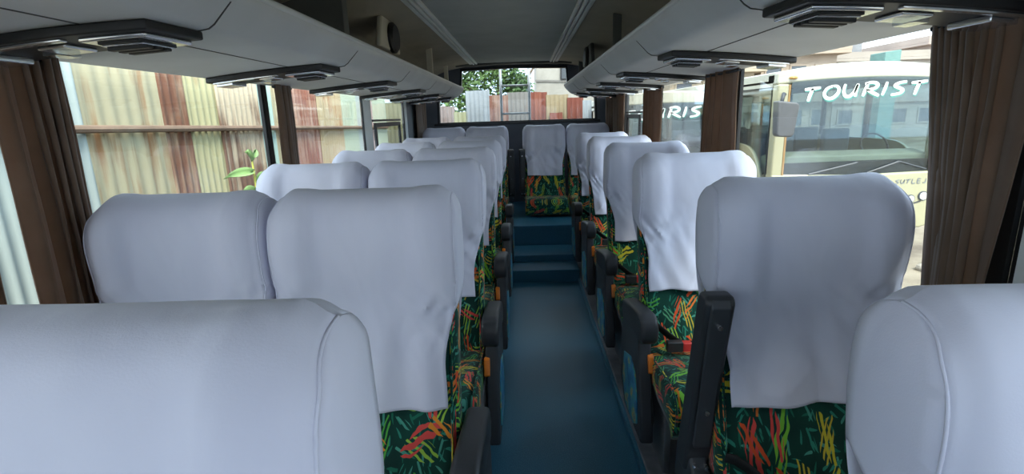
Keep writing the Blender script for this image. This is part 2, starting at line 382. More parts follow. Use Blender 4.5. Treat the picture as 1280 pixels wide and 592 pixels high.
# back wall with rear window
hole = [(-.98, 1.262), (.82, 1.262), (.81, 1.50), (.50, 1.66), (.485, 1.845), (XM, 1.862), (-.695, 1.845), (-.71, 1.66), (-.975, 1.50)]
outer = [(XL-.04, .30), (XR+.04, .30), (XR+.04, 1.50), (XR+.04, 1.70), (XR-.1, 1.94), (XM, 1.94), (XL+.1, 1.94), (XL-.04, 1.70), (XL-.04, 1.50)]
struct(MB().ring(outer, hole, 'y', YB, YB+.05).build('wall_back', M['wall']))
def inset(p, t):
    cx, cy = XM-.0, 1.56
    return [(cx+(x-cx)*(1-t/abs(.9)), cy+(y-cy)*(1-t/.3)) for x, y in p]
rw = struct(MB().ring([(x*1.012+.001, 1.56+(z-1.56)*1.05) for x, z in hole], inset(hole, .014), 'y', YB-.012, YB+.055).build('window_9', M['gasket']))
MB().prism(inset(hole, .004), 'y', YB+.024, YB+.029).build('pane', M['glass'], rw)
MB().box(-1.03, .86, YB-.03, YB, 1.235, 1.262).build('sill', M['gasket'], rw, bevel=.004)

# ------------------------------------------------------------------ luggage racks
def und(d):   # underside height at distance d from the bus centre line
    return 1.534-(d-.60)/.45*.039
def rack(sd, name_side):
    root = empty('luggage_rack', (X(sd, .78), 2.4, 1.5), 'long grey luggage rack along the %s side above the windows' % name_side, 'luggage rack', 'overhead luggage racks')
    sh = (-X(sd, .78), -2.4, -1.5)
    prof = [(.66, 1.600), (.60, 1.618), (.555, 1.636), (.530, 1.634), (.518, 1.620), (.519, 1.604), (.526, 1.592), (.572, 1.546), (.586, 1.537), (.61, 1.533), (1.047, 1.495), (1.047, 1.57), (.66, 1.572)]
    ys = [Y0]+[Y0+k*.3 for k in range(1, 22)]+[5.5, 5.6, 5.68, 5.74, 5.78]
    n = len(prof); b = MB(); vs = []
    for y in ys:
        q = sm(5.4, 5.80, y)
        for d, z in prof:
            dd = d+(.12*q*q if d < .7 else 0); vs.append((X(sd, dd), y, z-(.02*q*q if d < .7 else 0)))
    fs = [(i*n+k, i*n+(k+1) % n, (i+1)*n+(k+1) % n, (i+1)*n+k) for i in range(len(ys)-1) for k in range(n)]
    fs += [tuple(range(n)), tuple((len(ys)-1)*n+k for k in range(n))]
    b.add(vs, fs); b.build('shell', M['rack'], root, bevel=.004, shift=sh)
    b = MB(); pts = []
    for y in ys:
        q = sm(5.4, 5.8, y); pts.append((X(sd, .522+.12*q*q), y, 1.620-.02*q*q))
    b.tube(pts, .010, 8); b.build('edge_moulding', M['lip'], root, smooth=True, shift=sh)
    MB().prism([(X(sd, .565), 1.632), (X(sd, .60), 1.620), (X(sd, .685), 1.680), (X(sd, .650), 1.690)], 'y', Y0, 5.45).build('inner_ledge', M['covedk'], root, shift=sh)
    b = MB()
    b.box(min(X(sd, .727), X(sd, .732)), max(X(sd, .727), X(sd, .732)), Y0, 5.7, und(.73)-.0012, und(.73)+.004)
    b.build('lengthwise_seam', M['seam'], root, shift=sh)
    for y in (.35, 1.18, 2.05, 2.97, 3.85, 4.65):
        b = MB(); v = []
        for d, z in ((.528, 1.590), (.572, 1.545), (.586, 1.536), (.615, 1.5317)):
            v += [(X(sd, d), y, z), (X(sd, d), y+.004, z), (X(sd, d), y+.004, z+.006), (X(sd, d), y, z+.006)]
        b.add(v, [(i*4+a, i*4+(a+1) % 4, i*4+4+(a+1) % 4, i*4+4+a) for i in range(3) for a in range(4)])
        b.build('cross_seam', M['seam'], root, shift=(sh[0], sh[1], sh[2]-.0012))
    return root
rack(-1, 'left'); rack(1, 'right')
# partitions, pilasters and speakers above the racks
def partition(sd, y0, y1, d0, d1, mat, name, label, cat, grp=None):
    def top(d): return 1.875-.25*max(0, d-.5)**1.3*1.4
    def lo(d): return min(1.694, 1.640+(d-.565)*.68)
    poly = [(X(sd, d0), lo(d0)), (X(sd, d1), lo(d1)), (X(sd, d1), top(d1)), (X(sd, d0), top(d0))]
    o = MB().prism(poly, 'y', y0, y1).build(name, mat, bevel=.004); return tag(o, label, cat, grp)
partition(-1, 2.14, 2.20, .60, .90, M['covedk'], 'rack_partition', 'dark partition panel above the left luggage rack, just before the left speaker', 'partition')
partition(-1, 4.15, 4.18, .60, .645, M['covelt'], 'rack_partition', 'thin pale divider above the left luggage rack behind the speaker', 'partition')
partition(-1, 5.40, 5.43, .66, .70, M['covelt'], 'rack_partition', 'thin pale divider at the rear end of the left luggage rack', 'partition')
partition(1, 3.0, 3.03, .60, .645, M['covedk'], 'rack_partition', 'thin dark divider above the right luggage rack, nearest of that side', 'partition')
partition(1, 5.40, 5.43, .66, .70, M['covedk'], 'rack_partition', 'thin dark divider at the rear end of the right luggage rack', 'partition')
def speaker(sd, yc, label, mat):
    r = empty('loudspeaker', (X(sd, .62), yc, 1.62), label, 'speaker', 'oval speakers over the racks')
    sh = (-X(sd, .62), -yc, -1.62)
    pts = [(yc-.26, 1.70), (yc+.18, 1.70), (yc+.14, 1.84), (yc+.06, 1.862), (yc-.18, 1.862)]
    MB().prism(pts, 'x', X(sd, .625), X(sd, .655)).build('mounting_board', mat, r, bevel=.01, shift=sh)
    o = MB(); n = 24
    for a0, a1, d0, d1 in ((.105, .135, .612, .63),):
        o.add([(X(sd, d), yc+a0*1.0*math.cos(2*PI*k/n)*q, 1.772+a1*.60*math.sin(2*PI*k/n)*q) for d, q in ((d1, 1), (d0, 1), (d0-.012, .82))  for k in range(n)],
              [(i*n+k, i*n+(k+1) % n, (i+1)*n+(k+1) % n, (i+1)*n+k) for i in range(2) for k in range(n)]+[tuple(2*n+k for k in range(n))])
    o.build('grille', M['black'], r, smooth=False, shift=sh)
speaker(-1, 3.02, 'oval black speaker on a pale board above the left luggage rack', M['covelt'])
speaker(1, 4.40, 'oval black speaker on a dark board above the right luggage rack', M['covedk'])
# service panels with air vents
ordn = ['nearest', 'second nearest', 'third nearest', 'fourth nearest', 'fifth nearest', 'farthest']
def vent(sd, yb, k, side):
    root = empty('overhead_vent_panel', (X(sd, .82), yb-.09, und(.82)), 'curved black air vent panel under the %s luggage rack, %s of its row' % (side, ordn[k]), 'air vent', 'overhead vent panels')
    sh = (-X(sd, .82), -(yb-.09), -und(.82))
    fr = catmull([(.615, -.165), (.70, -.185), (.80, -.195), (.92, -.19), (1.04, -.17)], 4)
    bk = catmull([(.605, 0), (.70, -.012), (.80, -.02), (.92, -.02), (1.04, -.01)], 4)
    def slab(tin, z0, z1, d0=0., d1=1., a=0., c=1.):
        n = len(fr); vs = []; idx = [i for i in range(n) if d0 <= i/(n-1) <= d1]
        for i in idx:
            f, g = fr[i], bk[i]
            for t, zz in ((a, z0), (c, z0), (c, z1), (a, z1)):
                d = f[0]+(g[0]-f[0])*t; y = f[1]+(g[1]-f[1])*t
                vs.append((X(sd, d), yb+y, und(d)+zz))
        m = len(idx); fs = [(i*4+q, i*4+(q+1) % 4, i*4+4+(q+1) % 4, i*4+4+q) for i in range(m-1) for q in range(4)]+[(0, 1, 2, 3), tuple((m-1)*4+q for q in range(4))]
        b = MB(); b.add(vs, fs); return b
    slab(0, -.020, -.0005).build('board', M['black'], root, bevel=.004, shift=sh)
    slab(0, -.030, -.0195, .02, .42, .10, .92).build('chrome_trim', M['chrome'], root, bevel=.004, shift=sh)
    slab(0, -.035, -.0295, .07, .36, .18, .84).build('vent_frame', M['black'], root, bevel=.002, shift=sh)
    vb = slab(0, -.038, -.0345, .09, .34, .24, .78).build('vent_bezel', M['chrome'], root, bevel=.0015, shift=sh)
    for t in (.36, .52, .68):
        slab(0, -.044, -.0375, .11, .32, t-.05, t+.05).build('louvre', M['black'], vb, bevel=.0015, shift=sh)
    slab(0, -.026, -.0195, .42, .97, .06, .16).build('edge_strip', M['chrome'], root, bevel=.002, shift=sh)
    ln = slab(0, -.028, -.0195, .50, .66, .30, .76).build('reading_lamp', M['chrome'], root, bevel=.003, shift=sh)
    slab(0, -.037, -.0275, .52, .64, .36, .70).build('lens', M['lens'], ln, bevel=.002, shift=sh)
    slab(0, -.034, -.0195, .76, .96, .20, .80).build('call_panel', M['chrome'], root, bevel=.003, shift=sh)
for k, y in enumerate((1.19, 2.06, 2.97, 3.84, 4.65, 5.40)): vent(-1, y, k, 'left')
for k, y in enumerate((1.17, 2.04, 2.93, 3.75, 4.55, 5.35)): vent(1, y, k, 'right')

# ------------------------------------------------------------------ curtains
def curtain(sd, y0, y1, folds, label, depth=.024, d=1.012, seed=0, z0=.74, z1=1.50, skew=0, lean=0.0):
    xx = X(sd, d)
    root = empty('window_curtain', (xx, (y0+y1)/2, z0), label, 'curtain', 'brown window curtains')
    def fn(u, v):
        z = z1+(z0-z1)*v
        y = y0+(y1-y0)*u+lean*v*(1-u)-1.9*lean*v*u
        ph = 2*PI*folds*(u**(1.0+skew))
        a = depth*(.75+.35*math.sin(v*2+seed))*(.7+.5*noise.noise(Vector((u*4, seed*3.1, v*.6))))
        x = a*math.sin(ph+.5*math.sin(v*2.2+seed))+.006*noise.noise(Vector((u*9, v*3, seed)))
        y += .010*math.sin(2*ph+seed+v)
        return (x, y-(y0+y1)/2, z-z0)
    b = MB().grid(fn, int(folds*14)+10, 16); b.build('drape', M['curtain'], root, smooth=True, solid=.004)
    b = MB().tube([(.0, -(y1-y0)/2-.01, z1-z0-.012), (.0, (y1-y0)/2+.01, z1-z0-.012)], .006, 8)
    b.build('heading_tape', M['black'], root)
    return root
curtain(-1, 1.06, 1.25, 5.0, 'brown curtain gathered in the near left window', seed=1, skew=1.3)
curtain(-1, .74, 1.00, 4.0, 'dark brown curtain at the far left edge of the view', seed=2)
curtain(-1, 2.35, 2.51, 4.0, 'brown curtain gathered beside the second left window post', seed=3, skew=.8)
curtain(-1, 5.42, 5.92, 5.5, 'brown curtain in the rear left corner beside the rear window', seed=4)
curtain(1, .955, 1.225, 8.0, 'large brown curtain at the right edge of the view', seed=5, depth=.030, skew=1.2, lean=.075)
curtain(1, 2.29, 2.69, 4.0, 'brown curtain on the right between the cream bus and the second coach', seed=6, skew=.6)
curtain(1, 3.55, 4.02, 4.0, 'brown curtain on the right beside the third window post from the front', seed=7, skew=.6)
curtain(1, 4.90, 5.86, 6.5, 'brown curtain in the rear right corner beside the rear window', seed=8)

# ------------------------------------------------------------------ seats
FRONT = catmull([(.012, 1.166), (-.030, 1.160), (-.062, 1.136), (-.082, 1.090), (-.090, 1.030), (-.087, .970), (-.080, .91), (-.082, .85), (-.098, .78), (-.118, .71), (-.136, .650)], 4)
BACK = catmull([(.012, 1.166), (.045, 1.157), (.064, 1.128), (.073, 1.07), (.071, 1.0), (.062, .93), (.045, .86), (.030, .79), (.016, .72)], 4)
def resamp(pts, n):
    return lerp_poly(pts, n)
def hw(z, w, flap):
    # half width of the cover at height z
    top = w-.010*sm(1.12, 1.166, z)
    return top-(w-flap)*sm(.94, .74, z)
def cover_meshes(w, seed, fz=.650):
    flap = w-.034
    NF, NB, NT = 72, 30, 44
    fr = resamp(FRONT, NF); bk = resamp(BACK, NB)
    prof = bk[::-1]+fr[1:]
    nb = NB
    def pt(i, j):
        y, z = prof[i]; t = -1+2*j/NT
        isf = i > nb
        W = hw(z, w, flap if isf else w-.02)
        x = W*t
        cr_ = sm(.80, 1.0, abs(t))
        if z > 1.05: z -= .016*cr_*cr_*sm(1.05, 1.16, z)
        if isf:
            g = sm(.94, .70, z)
            y -= .004+.010*g*(.5+.5*math.sin(x*2*PI/.13+seed*1.7+2*noise.noise(Vector((x*3, z*2, seed)))))
            y -= .006*g*noise.noise(Vector((x*14, z*4, seed*2.3)))
            y -= .006*sm(.80, .9, z)*sm(.99, .9, z)*(math.sin(x*60+z*45*(1 if t > 0 else -1)+seed)*sm(.25, 1.0, abs(t)))
            y += .030*cr_*sm(.92, 1.03, z)*0
            wing = sm(.42, .70, abs(t))-.75*sm(.84, 1.0, abs(t))
            y -= .016*wing*sm(.84, .96, z)*sm(1.165, 1.10, z)
            z += .006*wing*sm(1.10, 1.15, z)
            y += .012*sm(.55, 1., abs(t))**2
            pk = sm(.74, .86, z)*sm(1.0, .90, z)*sm(.15, .95, abs(t))
            y -= .010*pk*noise.noise(Vector((t*3+(z*9 if t > 0 else -z*9), z*38-abs(t)*14, seed*2.7)))
            rd = 1-abs(noise.noise(Vector((x*5+z*(4 if t > 0 else -4), z*2.4, seed*1.9+2))))
            y -= .019*sm(1.0, .84, z)*rd**7*(.4+.6*abs(t))
            y -= .008*sm(.98, .80, z)*noise.noise(Vector((x*22+z*9, z*7, seed*1.3+4)))
            x += .010*g*noise.noise(Vector((z*5, seed*1.9, t)))
            z += .012*sm(.80, .65, z)*noise.noise(Vector((x*6, seed*4.1, 1)))
        y += .003*noise.noise(Vector((x*9, z*9, seed*3+5)))
        x += .004*noise.noise(Vector((z*7, t*2, seed*5+9)))*abs(t)
        return (x, y, z)
    b = MB(); n = len(prof)
    b.add([pt(i, j) for i in range(n) for j in range(NT+1)],
          [(i*(NT+1)+j, (i+1)*(NT+1)+j, (i+1)*(NT+1)+j+1, i*(NT+1)+j+1) for i in range(n-1) for j in range(NT)])
    # side gussets of the headrest pocket
    seams = []
    zi = [i for i in range(nb, n) if prof[i][1] > .865]; zb = [i for i in range(nb, -1, -1) if prof[i][1] > .925]
    K = 22
    for j, sgn in ((0, -1), (NT, 1)):
        A = lerp_poly([pt(i, j) for i in zi], K); B_ = lerp_poly([pt(i, j) for i in zb], K)
        vs = []; R_ = 6
        for a, c in zip(A, B_):
            for q in range(R_+1):
                u = q/R_
                p = [a[m]+(c[m]-a[m])*u for m in range(3)]
                p[0] += sgn*.009*math.sin(PI*u)*min(1, 6*abs(a[1]-c[1]))
                vs.append(p)
        b.add(vs, [(i*(R_+1)+q, (i+1)*(R_+1)+q, (i+1)*(R_+1)+q+1, i*(R_+1)+q+1) for i in range(K) for q in range(R_)])
        seams.append([pt(i, j) for i in zi])
    return b, seams
def roundpad(x0, x1, prof_front, prof_back, n=18):
    # pad lofted between a front profile and a back profile of (y,z), side edges pulled in
    b = MB(); F_ = resamp(prof_front, n); B_ = resamp(prof_back, n); cols = []
    xs = [(x0, .35), (x0+.012, .12), (x0+.035, 0), (x1-.035, 0), (x1-.012, .12), (x1, .35)]
    vs = []; m = len(xs)
    for (fy, fz), (by, bz) in zip(F_, B_):
        cyy, czz = (fy+by)/2, (fz+bz)/2
        for x, q in xs: vs.append((x, fy+(cyy-fy)*q, fz+(czz-fz)*q))
        for x, q in xs[::-1]: vs.append((x, by+(cyy-by)*q, bz+(czz-bz)*q))
    r = 2*m
    fs = [(i*r+k, i*r+(k+1) % r, (i+1)*r+(k+1) % r, (i+1)*r+k) for i in range(n) for k in range(r)]
    fs += [tuple(range(r)), tuple(n*r+k for k in range(r))]
    b.add(vs, fs); return b
def raised_arm(b, xa):
    return b.prism([(-.172, .915), (-.160, .930), (-.118, .930), (-.105, .90), (-.055, .66), (-.015, .47), (-.02, .42), (-.075, .42), (-.095, .50), (-.118, .66), (-.15, .82)], 'x', xa-.033, xa+.033)
def lowered_arm(b, xa):
    return b.prism([(-.01, .58), (-.20, .615), (-.31, .630), (-.352, .618), (-.368, .58), (-.362, .54), (-.335, .520), (-.28, .525), (-.15, .512), (-.03, .490), (.005, .53)], 'x', xa-.032, xa+.032)
def seat(x, yt, label, w=.225, arm=0, arm_up=False, seed=0, base=.04, dz=0., belt=False, panel=True, seamline=False):
    root = empty('bus_seat', (x, yt, base), label, 'bus seat', 'bus seats under white covers')
    sh = (0, 0, dz-base); r = random.Random(seed)
    # pedestal and frame
    zb = base-dz
    for sx in (-1, 1):
        MB().box(sx*.17-.012, sx*.17+.012, -.40, -.12, zb, .33).build('leg', M['steel'], root, bevel=.004, shift=sh)
    b = MB().tube([(-.19, -.52, .325), (.19, -.52, .325)], .014, 8).tube([(-.19, -.10, .325), (.19, -.10, .325)], .014, 8)
    for sx in (-1, 1): b.tube([(sx*.19, -.53, .325), (sx*.19, -.09, .325)], .014, 8)
    b.build('seat_frame', M['steel'], root, smooth=True, shift=sh)
    # cushion
    top = catmull([(-.10, .445), (-.25, .442), (-.42, .462), (-.53, .466), (-.585, .445), (-.605, .40), (-.598, .34)], 4)
    bot = catmull([(-.10, .345), (-.25, .34), (-.42, .335), (-.50, .33), (-.54, .325), (-.57, .315), (-.58, .305)], 4)
    cu = roundpad(-w+.005, w-.005, top, bot, 24).build('cushion', M['fabric'], root, smooth=True, shift=sh)
    for sx in (-1, 1):
        MB().tube([(sx*(w-.012), y, z+.001) for y, z in top[:-2]], .004, 6).build('piping', M['fabric'], cu, smooth=True, shift=sh)
    # backrest
    ft = catmull([(-.205, .40), (-.186, .46), (-.142, .58), (-.112, .68), (-.083, .78), (-.055, .88), (-.05, .98), (-.050, 1.06), (-.03, 1.12)], 4)
    bt = catmull([(-.085, .38), (-.072, .46), (-.045, .58), (-.020, .68), (.002, .78), (.025, .88), (.040, .98), (.045, 1.06), (.03, 1.12)], 4)
    bw = w-.008
    bk = roundpad(-bw, bw, ft, bt, 30).build('backrest', M['fabric'], root, smooth=True, shift=sh)
    for sx in (-1, 1):
        MB().tube([(sx*(bw-.014), y-.001, z) for y, z in ft[:22]], .0035, 6).build('piping', M['fabric'], bk, smooth=True, shift=sh)
    MB().prism([(-.07, .40), (.028, .84), (.040, .84), (-.05, .40)], 'x', -bw+.02, bw-.02).build('back_shell', M['plastic'], root, bevel=.004, shift=sh)
    # cover
    cb, seams = cover_meshes(w, seed)
    cv = cb.build('headrest_cover', M['cover'], root, smooth=True, shift=sh, merge=.0008, solid=.0025)
    me = cv.data; me.set_sharp_from_angle(angle=math.radians(42))
    cv['label'] = 'white cotton headrest cover'
    if seamline:
        for s_ in seams:
            MB().tube(s_, .0022, 5).build('seam_welt', M['cover'], cv, smooth=True, shift=sh)
    if arm:
        xa = arm*(w+(.030 if arm > 0 else .018))
        if panel:
            if arm_up:
                pp = [(.02, .455), (-.03, .485), (-.085, .475), (-.125, .42), (-.20, .33), (-.36, .28), (-.41, .22), (-.42, zb+.07), (-.06, zb+.05), (.04, .20)]
            else:
                pp = [(.01, .53), (-.10, .53), (-.20, .535), (-.285, .535), (-.295, .48), (-.315, .38), (-.36, .24), (-.37, zb+.10), (-.06, zb+.08), (.04, .22), (.035, .42)]
            pn = MB().prism(pp, 'x', xa-.024, xa+.024).build('side_panel', M['greyplastic'], root, bevel=.010, seg=3, shift=sh)
            pr = [(-.05, .36), (-.18, .40), (-.26, .37), (-.305, .27), (-.315, .19), (-.25, .15), (-.10, .15), (-.03, .24)]
            if arm_up: pr = [(-.05, .30), (-.16, .30), (-.33, .24), (-.36, .17), (-.28, .13), (-.10, .13)]
            xs = xa+arm*.024
            MB().prism(pr, 'x', min(xs, xs+arm*.004), max(xs, xs+arm*.004)).build('printed_inlay', M['blueprint'], pn, bevel=.002, shift=sh)
            # inner shield beside the cushion
            MB().prism([(.0, .46), (-.26, .46), (-.33, .38), (-.39, .24), (-.30, .16), (.0, .16)], 'x', arm*(w+.001)-.001, arm*(w+.004)+.001).build('inner_shield', M['black'], root, shift=sh)
            xi = xa-arm*.006
            if not arm_up:
                MB().prism([(-.292, .465), (-.310, .460), (-.330, .405), (-.318, .395)], 'x', min(xa-arm*.008, xa-arm*.030), max(xa-arm*.008, xa-arm*.030)).build('recline_lever', M['amber'], pn, bevel=.004, shift=sh)
        b = MB()
        if arm_up:
            raised_arm(b, xa); a_ = b.build('armrest', M['plastic'], root, bevel=.012, seg=3, shift=sh)
            MB().prism([(-.176, .905), (-.166, .925), (-.118, .66), (-.098, .52), (-.106, .51), (-.126, .66)], 'x', xa-.022, xa+.022).build('front_inset', M['greyplastic'], a_, bevel=.004, shift=sh)
            for y, z in ((-.163, .86), (-.117, .62), ):
                MB().cyl((xa, y-.006, z), .006, .012, 'y', 10).build('screw', M['chrome'], a_, shift=sh)
            for dx, zz in ((-.012, .455), (.014, .455), (.014, .415)):
                MB().cyl((xa+dx, -.098-(.455-zz)*.6, zz), .0065, .03, 'y', 10).build('bolt', M['chrome'], a_, shift=sh)
        else:
            lowered_arm(b, xa); b.build('armrest', M['plastic'], root, bevel=.014, seg=3, shift=sh)
    if belt:
        bl = MB().grid(lambda u, v: (-.215+.30*u, -.195-.055*sm(0, .5, u)-.012*v, .540-.072*sm(0, .45, u)+.030*v), 14, 2).build('seat_belt', M['belt'], root, smooth=True, shift=sh, solid=.004)
        MB().box(-.150, -.092, -.285, -.255, .462, .502).build('buckle', M['plastic'], bl, bevel=.004, shift=sh)
        MB().box(-.093, -.060, -.287, -.257, .465, .499).build('red_button', M['red'], bl, bevel=.003, shift=sh)
    return root
rows = [1.236+.8*k for k in range(-1, 5)]
rn = ['front', 'second', 'third', 'fourth', 'fifth', 'sixth']
for k, y in enumerate(rows):
    nm = rn[k]+' row'
    seat(-.390, y, ('largest white-covered seat, cut by the bottom left corner of the view' if k == 0 else 'white-covered green seat beside the aisle on its left, %s counted from the front' % nm), w=.219, arm=1, seed=k*3+1, seamline=k < 3)
    if k: seat(-.840, y, 'white-covered green seat next to the left windows, %s counted from the front' % nm, w=.207, seed=k*3+2, seamline=k < 3)
    yy = y+(.125 if k == 0 else 0)
    seat(.656-(.014 if k == 0 else 0), yy, ('white-covered seat cut by the bottom right corner of the view' if k == 0 else 'single white-covered green seat by the right windows, %s, %s' % (nm, 'its armrest folded up' if k == 1 else 'armrest down')), w=.217, arm=-1, arm_up=(k == 1), seed=k*3+3, belt=k >= 1, seamline=k < 3, dz=-.045 if k == 0 else 0)
for x, lab, a in ((-.857, 'white-covered seat in the rear bench row, at the left wall', 0), (-.40, 'white-covered seat in the rear bench row, second from the left wall', 1), (.205, 'white-covered green seat in the rear row standing alone at the end of the aisle', -1), (.665, 'white-covered seat in the rear bench row, at the right wall', 0)):
    seat(x, 5.56, lab, w=.219, arm=a, arm_up=True, seed=int(50+x*10), base=.34, dz=.058, panel=False)

# ------------------------------------------------------------------ outside
GZ = -.75
gm = N('dry dirt ground'); tcx = gm.n('ShaderNodeTexCoord'); n1 = gm.n('ShaderNodeTexNoise'); n1.inputs['Scale'].default_value = .9; n1.inputs['Detail'].default_value = 8; n1.inputs['Roughness'].default_value = .7
gm.l(tcx.outputs['Object'], n1.inputs['Vector']); gm.l(gm.ramp(n1.outputs['Fac'], [(.32, (.10, .075, .055)), (.5, (.23, .19, .14)), (.68, (.33, .285, .22))]), gm.p.inputs['Base Color']); gm.p.inputs['Roughness'].default_value = .95
def ground_fn(u, v):
    x, y = -40+100*u, -20+100*v
    return (x, y, GZ+.03*noise.noise(Vector((x*.5, y*.5, 0))))
struct(MB().grid(ground_fn, 100, 100).build('ground', gm.m, smooth=True))
CORR = {}
def cm(key, dim=1.0):
    defs = dict(
     cream=((0.42, 0.375, 0.25), (0.24, 0.12, 0.055), .11, .0), pale=((0.36, 0.41, 0.40), (0.319, 0.189, 0.116), -.03, .0), rust=((0.40, 0.29, 0.20), (0.155, 0.070, 0.045), .22, .0),
     creamtop=((0.43, 0.40, 0.24), (0.17, 0.07, 0.035), .07, 2.0), streak=((0.55, 0.46, 0.34), (0.155, 0.085, 0.058), .15, -.3), aqua=((0.392, 0.522, 0.478), (0.290, 0.174, 0.102), -.05, .0),
     red=((0.435, 0.290, 0.232), (0.232, 0.094, 0.065), .20, .0), sage=((0.406, 0.464, 0.362), (0.246, 0.174, 0.087), .02, .0), pink=((0.377, 0.304, 0.290), (0.232, 0.160, 0.145), .10, .0),
     zinc=((0.435, 0.478, 0.522), (0.290, 0.246, 0.217), -.05, .0), olive=((0.392, 0.392, 0.232), (0.232, 0.189, 0.087), .08, .0), grey=((0.290, 0.275, 0.261), (0.189, 0.116, 0.087), .08, .0),
     brick=((0.348, 0.116, 0.072), (0.232, 0.065, 0.043), .22, .0), ochre=((0.435, 0.348, 0.217), (0.290, 0.145, 0.072), .10, .0))
    if (key, dim) not in CORR:
        bs, rs, am, tp = defs[key]; CORR[key, dim] = rust_mat('%s corrugated %s' % ('dimmed' if dim < 1 else 'pale', key), tuple(c*dim for c in bs), tuple(c*dim for c in rs), am, tp)  # rear fence gets darkened colour copies to offset the sun on it
    return CORR[key, dim]
def sheet(p, q, top, key, label, off=0, flat=False, seed=0, group='corrugated fence sheets', tilt=0, dim=1.0):
    p = Vector((p[0], p[1], 0)); q = Vector((q[0], q[1], 0)); d = (q-p); L = d.length; d.normalize(); nrm = Vector((d.y, -d.x, 0))
    H = top-GZ; o_ = p+nrm*off
    nu = max(8, int(L/.076*8)); amp = .005 if flat else .011; pit = .105 if flat else .076
    def fn(u, v):
        s = L*u; z = H*v
        if v == 1: z += .015*noise.noise(Vector((s*6, seed, 0)))
        pp = d*s+nrm*(amp*math.sin(2*PI*s/pit))+d*tilt*(v-.5)
        return (pp.x, pp.y, z)
    b = MB().grid(fn, nu, 6)
    o = b.build('corrugated_sheet', cm(key, dim), smooth=True, solid=.002, loc=(o_.x, o_.y, GZ))
    return tag(o, label, 'fence sheet', group)
FX = -2.4
Ls = [(1.3, 2.32, 1.72, 'pale', 'pale grey-green fence sheet seen left of the near left curtain'), (2.30, 2.80, 1.74, 'pale', 'narrow pale blue-grey fence sheet just right of the near left curtain'),
 (2.78, 3.45, 1.76, 'cream', 'broad flat cream fence sheet with thin brown drips, outside the near left window'), (3.43, 3.72, 1.71, 'rust', 'dark rust-brown fence sheet right of the broad cream sheet'),
 (3.70, 4.09, 1.70, 'creamtop', 'yellowish cream fence sheet with a rusty top edge'), (4.07, 4.73, 1.69, 'streak', 'brown fence sheet with pale vertical streaks behind the green plant'),
 (4.71, 4.98, 1.70, 'aqua', 'pale aqua fence sheet left of the second left window post'), (4.96, 5.42, 1.72, 'cream', 'cream fence sheet behind the second left curtain'),
 (5.40, 6.08, 1.70, 'red', 'reddish brown fence sheet right of the second left curtain'), (6.06, 6.86, 1.72, 'ochre', 'ochre fence sheet with brown streaks in the second left window'),
 (6.84, 7.48, 1.74, 'sage', 'sage green fence sheet in the second left window'), (7.46, 7.64, 1.73, 'pale', 'very narrow pale fence sheet in the second left window'),
 (7.62, 8.30, 1.72, 'pink', 'pinkish grey fence sheet at the far side of the second left window'), (8.28, 9.05, 1.75, 'sage', 'sage fence sheet at the far end of the left fence')]
for k, (a, c_, t, key, lab) in enumerate(Ls):
    sheet((FX, a), (FX, c_), t+.25, key, lab, off=.004*(k % 2), flat=(key == 'cream' and k == 2), seed=k)
def rail_box(p, q, label):
    b = MB().tube([p, q], .022, 8); o = b.build('fence_rail', pmat('weathered timber', (.20, .13, .09), .85, var=.2), shift=(-p[0], -p[1], -p[2]), loc=p); return tag(o, label, 'fence rail')
rail_box((FX+.035, 1.3, 1.36), (FX+.035, 9.0, 1.205), 'thin brown horizontal rail fixed along the left corrugated fence')
RY = 9.1
Rs = [(-2.42, -1.95, 1.62, 'olive', 'olive fence sheet left of the rear window, seen through the small sliding window'), (-1.97, -1.46, 1.60, 'sage', 'sage fence sheet hidden partly by the left rear curtain'),
 (-1.48, -1.20, 1.52, 'pink', 'pinkish fence sheet at the left edge of the rear window'), (-1.22, -.98, 1.42, 'olive', 'low olive fence sheet left of the tall zinc one'),
 (-1.0, -.585, 1.77, 'zinc', 'tall bluish zinc fence sheet in the rear window'), (-.60, -.27, 1.68, 'red', 'rusty fence sheet left of the rear ladder'),
 (-.29, .12, 1.72, 'grey', 'grey fence sheet behind the rear ladder'), (.10, .40, 1.71, 'brick', 'dark red fence sheet right of the rear ladder'),
 (.38, .76, 1.66, 'ochre', 'ochre fence sheet right of the dark red one in the rear window'), (.74, 1.02, 1.60, 'brick', 'dark red fence sheet near the right edge of the rear window'),
 (1.0, 1.16, 1.55, 'zinc', 'grey fence sheet at the right edge of the rear window')]
for k, (a, c_, t, key, lab) in enumerate(Rs):
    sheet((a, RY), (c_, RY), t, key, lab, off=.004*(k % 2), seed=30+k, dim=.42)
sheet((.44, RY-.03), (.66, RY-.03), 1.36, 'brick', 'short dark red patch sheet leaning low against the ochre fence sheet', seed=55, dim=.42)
# rear ladder on the bus tail
ld = empty('rear_ladder', (-.10, 6.22, .9), 'grey steel ladder on the outside of the rear window', 'ladder')
lm = pmat('galvanised ladder steel', (.30, .31, .32), .5, .5, var=.1)
for x in (-.265, .065): MB().tube([(x, 6.22, .75), (x, 6.22, 1.96)], .016, 10).build('rail', lm, ld, smooth=True, shift=(.10, -6.22, -.9))
for z in (1.04, 1.355, 1.672): MB().tube([(-.265, 6.22, z), (.065, 6.22, z)], .013, 10).build('rung', lm, ld, smooth=True, shift=(.10, -6.22, -.9))
for x in (-.265, .065): MB().tube([(x, 6.22, .80), (x, 6.05, .80)], .010, 8).build('bracket', lm, ld, smooth=True, shift=(.10, -6.22, -.9))
